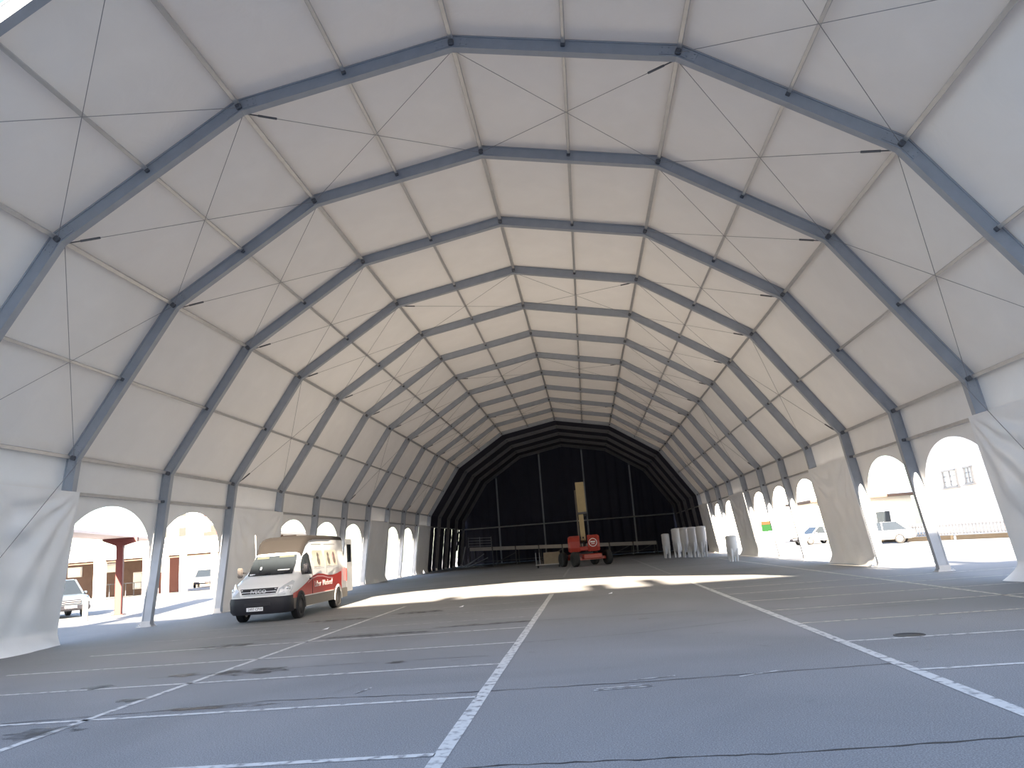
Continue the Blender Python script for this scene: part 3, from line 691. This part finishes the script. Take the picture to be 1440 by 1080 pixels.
for y0, y1 in ((2.45, 3.60), (3.85, 5.25)):
    pn = side_poly([(y0, 1.55), (y1, 1.55), (y1, 2.05), (y1-.06, 2.10), (y0+.06, 2.10), (y0, 2.05)], 'window_film', 'cream', van)
    side_poly([(y0, 1.47), (y1, 1.47), (y1, 1.51), (y0, 1.51)], 'body_crease', 'lampglass', van, .004)
    side_poly([(y0, 2.28), (y1, 2.28), (y1, 2.33), (y0, 2.33)], 'body_crease', 'lampglass', van, .004)
    for c in ((y0+.58,) if y0 < 3 else (y0+.35, y0+1.05)):
        ov = [(c+.20*math.cos(t), 1.82+.22*math.sin(t)) for t in [2*pi*i/18 for i in range(18)]]
        ovp = side_poly(ov, 'sticker_oval', 'pink' if c > 4.5 else 'cream', pn, .012)
        fig = [(c-.08, 1.63), (c+.08, 1.63), (c+.14, 1.76), (c+.06, 1.87), (c+.10, 1.95), (c+.03, 2.03), (c-.03, 2.03), (c-.10, 1.95), (c-.06, 1.87), (c-.14, 1.76)]
        side_poly(fig, 'sticker_figure', 'vskirt', ovp, .018)
# open rear door swung out beside the tail, and tail step
dr = MB().box((.93, VL+.44, 1.50), (.05, .84, 2.0), None, .02).build('rear_door', 'vwhite', van)
MB().box((.93, VL+.44, 1.95), (.062, .56, .7), None, .01).build('door_pane', 'glass', dr)
MB().box((0, VL+.10, .46), (1.86, .26, .16), None, .03).build('rear_step', 'vskirt', van)
MB().box((.955, VL-.04, 1.15), (.05, .09, .5), None, .015).build('tail_light', 'vred', van)

# ------------------------------------------------------------------ cars
def car(name, label, cat, loc, rz, mat, hh=1.7, L=4.5, w=.90, group=None):
    t = thing(name, label, cat, loc, rz, group)
    hood_z = hh*.60
    st_ = [(0.0, .40, hood_z*.62, .70), (.08, .34, hood_z*.80, .82), (.30, .32, hood_z*.93, .87), (1.10, .32, hood_z, .90), (1.30, .32, hood_z*1.01, .90), (L*.6, .32, hood_z*1.02, .90), (L-.25, .32, hood_z*1.03, .90), (L-.04, .36, hood_z*.98, .86), (L, .42, hood_z*.8, .80)]
    rg = []
    for y, z0, z1, ww in st_:
        h = [(ww*.6, z0), (ww*.95, z0), (ww, z0+.12), (ww, z1-.12), (ww*.95, z1-.02), (ww*.75, z1)]
        rg.append([(-x*w/.9, y, z) for x, z in h]+[(x*w/.9, y, z) for x, z in reversed(h)])
    k = len(rg[0]); m = MB(); m.add([p for r in rg for p in r], [(j*k+i, j*k+(i+1) % k, (j+1)*k+(i+1) % k, (j+1)*k+i) for j in range(len(rg)-1) for i in range(k)], True)
    m.add(rg[0], [tuple(range(k))[::-1]]); m.add(rg[-1], [tuple(range(k))]); m.build('body', mat, t)
    a, b = hood_z*.99, hh
    cab = [(1.15, a, .82), (1.95, b-.03, .64), (2.3, b, .64), (L-.9, b-.02, .64), (L-.22, a, .80)]
    m = MB(); vs = [p for y, z, x in cab for p in ((-x, y, z), (x, y, z))]
    m.add(vs, [(2*i, 2*i+1, 2*i+3, 2*i+2) for i in range(1, 3)]); rf = m.build('roof', mat, t)
    MB().add([(-.82, 1.15, a), (.82, 1.15, a), (.64, 1.95, b-.03), (-.64, 1.95, b-.03)], [(0, 1, 2, 3)]).build('windscreen', 'glass', t)
    MB().add([(-.80, L-.22, a), (.80, L-.22, a), (.64, L-.9, b-.02), (-.64, L-.9, b-.02)], [(3, 2, 1, 0)]).build('rear_window', 'glass', t)
    for s in (-1, 1):
        MB().add([(s*.82, 1.15, a), (s*.64, 1.95, b-.03), (s*.64, 2.3, b), (s*.64, L-.9, b-.02), (s*.80, L-.22, a)], [(0, 1, 2, 3, 4)]).build('side_window', 'glass', t)
        for y0, z0, x0, y1, z1, x1 in ((1.15, a, .82, 1.95, b-.03, .64), (2.55, a, .815, 2.5, b, .645), (L-.22, a, .80, L-.9, b-.02, .64)):
            MB().bar((s*(x0+.005), y0, z0), (s*(x1+.005), y1, z1), .07, .05).build('pillar', mat, t)
        for yy in (.85, L-.85): wheel('wheel', .34, .22, t, (s*(w-.10), yy, .34), out=s)
        MB().box((s*.66*w/.9, .05, hood_z*.74), (.34, .14, .16), Matrix.Rotation(s*.3, 3, 'Z'), .03).build('headlight', 'lampglass', t)
        MB().box((s*(w+.08), 1.45, a+.06), (.16, .10, .13), None, .03).build('mirror', mat, t)
    g_ = MB().box((0, .0, hood_z*.68), (.85, .08, .20), None, .02).build('grille', 'plastic', t)
    for z in (-.05, .04): MB().box((0, -.045, hood_z*.68+z), (.84, .02, .03)).build('grille_bar', 'chrome', g_)
    MB().box((0, -.01, .46), (1.66*w/.9, .16, .24), None, .06).build('bumper', 'plastic', t)
    MB().box((0, -.10, .52), (.5, .015, .11)).build('licence_plate', 'plate', t)
    return t
car('parked_suv', 'pale blue grey car parked outside by the white curtain near the red post', 'car', (-21.9, 34.4, 0), 0.85, 'lblue', 1.75)
car('parked_suv', 'silver car parked outside beneath the white pillared shelter', 'car', (-37.7, 77.5, 0), 0.35, 'silver', 1.8, 4.4)
car('parked_car', 'white car parked outside by the picket fence', 'car', (20.6, 58.2, 0), -2.05, 'wcar', 1.5, 4.4)
car('parked_car', 'white car parked outside behind the green and orange sign', 'car', (20.2, 70.5, 0), -1.2, 'wcar', 1.5, 4.3)

# ------------------------------------------------------------------ outside, canopy with red posts
cp = thing('walkway_canopy', 'thin pale walkway canopy on red steel T-shaped posts outside the tent', 'canopy', (-19.5, 34.3, 0), .275)
MB().box((-.2, -2.9, 3.50), (1.5, 16, .10)).build('roof_slab', 'canopy', cp)
for yy in (0, -9.6):
    p = MB().box((0, yy, 1.65), (.30, .26, 3.3), None, .02).box((0, yy, .02), (.5, .46, .04)).build('post', 'redsteel', cp)
    MB().prism([(-.75, yy-.12, 3.44), (.75, yy-.12, 3.44), (.75, yy-.12, 3.26), (.16, yy-.12, 3.10), (-.16, yy-.12, 3.10), (-.75, yy-.12, 3.36)], (0, .24, 0)).build('post_head', 'redsteel', p)
tag(MB().lathe([(.11, 0), (.11, .85), (.09, .93), (.03, .95)], 16, (-19.0, 31.2, 0)).build('bollard', 'greyc'), 'short pale bollard outside beside the pale blue grey car', 'bollard')

# long white shelter
sh = thing('open_shelter', 'long white flat-roofed shelter on square pillars outside beyond the red post', 'shelter', (0, 60, 0))
MB().box((-36, 0.0, 3.62), (26, .3, 1.05)).build('fascia', 'wwall', sh)
MB().box((-36, 4.2, 4.25), (27, 9.4, .22)).build('roof_slab', 'greyc', sh)
MB().box((-36, .22, 3.0), (26, .14, .22)).build('eave_beam', 'under', sh)
MB().box((-36, 3.0, 4.0), (25.5, .2, .28)).box((-36, 6.0, 4.0), (25.5, .2, .28)).build('roof_beam', 'under', sh)
for x, w in ((-48, .8), (-42.6, .8), (-37.35, .85), (-33.4, .45), (-31.8, .42), (-30.3, .48), (-27.7, .45), (-24.2, .6)):
    MB().box((x, .05, 1.55), (w, .45, 3.1), None, .02).build('pillar', 'wwall', sh)
for x0, x1, mat in ((-49, -38.6, 'brick'), (-38.6, -35.1, 'pink_wall')):
    MB().box(((x0+x1)/2, 8.2, 1.9), (x1-x0, .3, 3.8)).build('back_wall', mat, sh)
for x, z, w, h in ((-41.2, 2.55, 1.5, .8), (-38.9, 1.25, .9, 1.5), (-36.6, 2.3, .6, 1.0), (-45, 2.4, 1.4, .9)):
    wdw = MB().box((x, 8.0, z), (w, .08, h)).build('window', 'wwall', sh); MB().box((x, 7.94, z), (w*.86, .03, h*.84)).build('pane', 'lampglass', wdw)
for i in range(9): MB().box((-41.5+i*.75, 5.5, .55), (.05, .05, 1.1)).build('baluster', 'steel', sh)
MB().box((-38.5, 5.5, 1.1), (6.1, .06, .06)).build('handrail', 'steel', sh)
tag(MB().box((-43.5, 92, 1.9), (26, .4, 3.8)).box((-43.5, 91.9, 3.9), (26.2, .7, .2)).build('garden_wall', 'ochre'), 'ochre rendered wall outside behind the silver car', 'wall')
ab = thing('apartment_block', 'pale apartment block with red balcony bands rising behind the white shelter', 'building', (-56, 112, 0))
MB().box((0, 5, 8), (16, 10, 16)).build('wall', 'wwall', ab)
MB().box((0, 5, 16.2), (16.8, 10.8, .4)).build('roof', 'tile', ab)
for z in (3.4, 6.4, 9.4, 12.4):
    MB().box((4.5, -.5, z), (6.5, 1.1, .16)).build('balcony_slab', 'greyc', ab); MB().box((4.5, -1.0, z+.5), (6.5, .08, .8)).build('balcony_band', 'redsteel', ab)
    for x in (-5.5, -2.5, 2.5, 6):
        wdw = MB().box((x, -.03, z+1.2), (1.3, .12, 1.5)).build('window', 'greyc', ab); MB().box((x, -.10, z+1.2), (1.1, .03, 1.3)).build('pane', 'glass', wdw)

# ------------------------------------------------------------------ outside on the fence side
hs = thing('white_house', 'white rendered house with two small dark-framed windows behind the picket fence', 'house', (32, 60, 0))
MB().box((5, -2, 4.2), (10, 26, 8.4)).build('wall', 'wwall', hs)
MB().box((5, -2, 8.55), (11, 27, .3)).build('roof', 'tile', hs)
for y0, y1, z0, z1 in ((4.75, 7.05, 3.88, 5.2), (2.2, 3.3, 3.95, 5.2)):
    f = MB(); yc, zc, wy, hz = (y0+y1)/2, (z0+z1)/2, y1-y0, z1-z0
    for yy in (y0, y1): f.box((-.06, yy, zc), (.16, .14, hz))
    for zz in (z0, z1): f.box((-.06, yc, zz), (.16, wy+.3, .12))
    f.box((-.06, yc, zc), (.1, .10, hz)); wdw = f.build('window_frame', 'greyc', hs)
    MB().box((-.02, yc, zc), (.03, wy, hz)).build('pane', 'lampglass', wdw)
    for zz in (.33, .66): MB().box((-.06, yc, z0+hz*zz), (.06, wy, .05)).build('glazing_bar', 'steel', wdw)
    MB().box((-.14, yc, z0-.1), (.3, wy+.5, .1)).build('window_sill', 'greyc', hs)
yh = thing('ochre_house', 'low ochre house with dark overhanging eaves outside beyond the white cars', 'house', (29, 78, 0))
MB().box((0, 4, 1.9), (9, 8, 3.8)).build('wall', 'cream', yh)
MB().prism([(-5.2, -.9, 3.8), (5.2, -.9, 3.8), (5.2, -.9, 4.05), (-5.2, -.9, 4.05)], (0, 9.8, 0)).build('eaves', 'under', yh)
MB().prism([(-5.2, -.9, 4.05), (5.2, -.9, 4.05), (0, 3.5, 6.0)], (0, 5.4, 0)).build('roof', 'wwall', yh)
for x in (-2.6, 1.6):
    w_ = MB().box((x, -.03, 1.9), (1.5, .1, 1.3)).build('window', 'wwall', yh); MB().box((x, -.09, 1.9), (1.3, .03, 1.1)).build('pane', 'glass', w_)
fa, fb = Vector((22.8, 62.3, 0)), Vector((30.6, 48.2, 0)); fd = (fb-fa); fl = fd.length; fa_ = math.atan2(fd.y, fd.x)
pf = thing('picket_fence', 'pale picket fence on a low brown stone kerb beside the tent', 'fence', tuple(fa), fa_)
for i in range(4): MB().box((fl*(i+.5)/4, 0, .15), (fl/4-.35, .3, .30), None, .03).build('stone_kerb', 'hedge', pf)
for z in (.45, .98): MB().box((fl/2, 0, z), (fl, .05, .05)).build('rail', 'steel', pf)
pk = MB().box((0, 0, .34), (.06, .04, .68)).prism([(-.03, -.02, .68), (.03, -.02, .68), (0, -.02, .75)], (0, .04, 0)).mesh('picket', 'steel')
for i in range(int(fl/.24)): link('picket', pk, pf, (.1+i*.24, .03, .36))
sg = thing('sign_board', 'green and orange sign board on a thin post outside the bright opening', 'sign', (20.7, 83, 0))
MB().tube((0, 0, 0), (0, 0, 1.4), .04, 8).build('post', 'steel', sg)
bdp = MB().box((0, -.05, 1.88), (1.15, .05, 1.05), None, .01).build('board', 'green', sg)
MB().box((0, -.085, 2.22), (1.12, .02, .34)).build('orange_band', 'orange', bdp)
fh = thing('terrace_houses', 'row of tall pale houses outside behind the green and orange sign', 'building', (28, 108, 0))
MB().box((-4, 4, 4.5), (16, 8, 9)).build('wall', 'wwall', fh); MB().box((-4, 4, 9.1), (16.6, 8.6, .25)).build('roof', 'tile', fh)
for x in (-9.5, -6.5, -3.5, -.5, 2.4):
    for z in (2.0, 5.2):
        w_ = MB().box((x, -.03, z), (.95, .12, 1.6)).build('window', 'greyc', fh); MB().box((x, -.10, z), (.75, .03, 1.4)).build('pane', 'lampglass', w_)

# tall block behind the photographer: its roof line shades the near floor
HB = (28.4+28)*math.tan(SUN_EL)/math.cos(0)
tb = thing('tower_block', 'long tall rendered block standing across the yard from the open tent mouth', 'building', (0, -28, 0))
MB().box((0, -6, HB/2), (130, 12, HB)).build('wall', 'greyc', tb)
for x, w, h in ((5.15, .85, 1.5), (7.25, .7, 2.0), (-.4, .7, .8), (.9, 1.4, .35), (-14, .8, 1.2), (18, .8, 1.4)):
    MB().box((x, -.5, HB+h/2), (w, .5, h)).build('chimney', 'brick', tb)
for z in range(7):
    for x in range(-24, 25, 3):
        w_ = MB().box((x*1.0, .03, 2.0+z*3.4), (1.3, .12, 1.5)).build('window', 'lampglass', tb)

# paper scraps on the tarmac
for i, (x, y, wh) in enumerate(((-4.85, 19.7, 'in front of the van'), (2.55, 25.6, 'between the two wide long lines'), (-2.1, 24.3, 'out in the hall beside the van'))):
    tag(MB().add([(x, y, .01), (x+.13, y+.02, .012), (x+.15, y+.12, .05), (x+.02, y+.11, .012)], [(0, 1, 2, 3)]).build('paper_scrap', 'plate'), 'tiny crumpled white paper scrap on the tarmac ' + wh, 'litter', 'paper scraps on the tarmac')
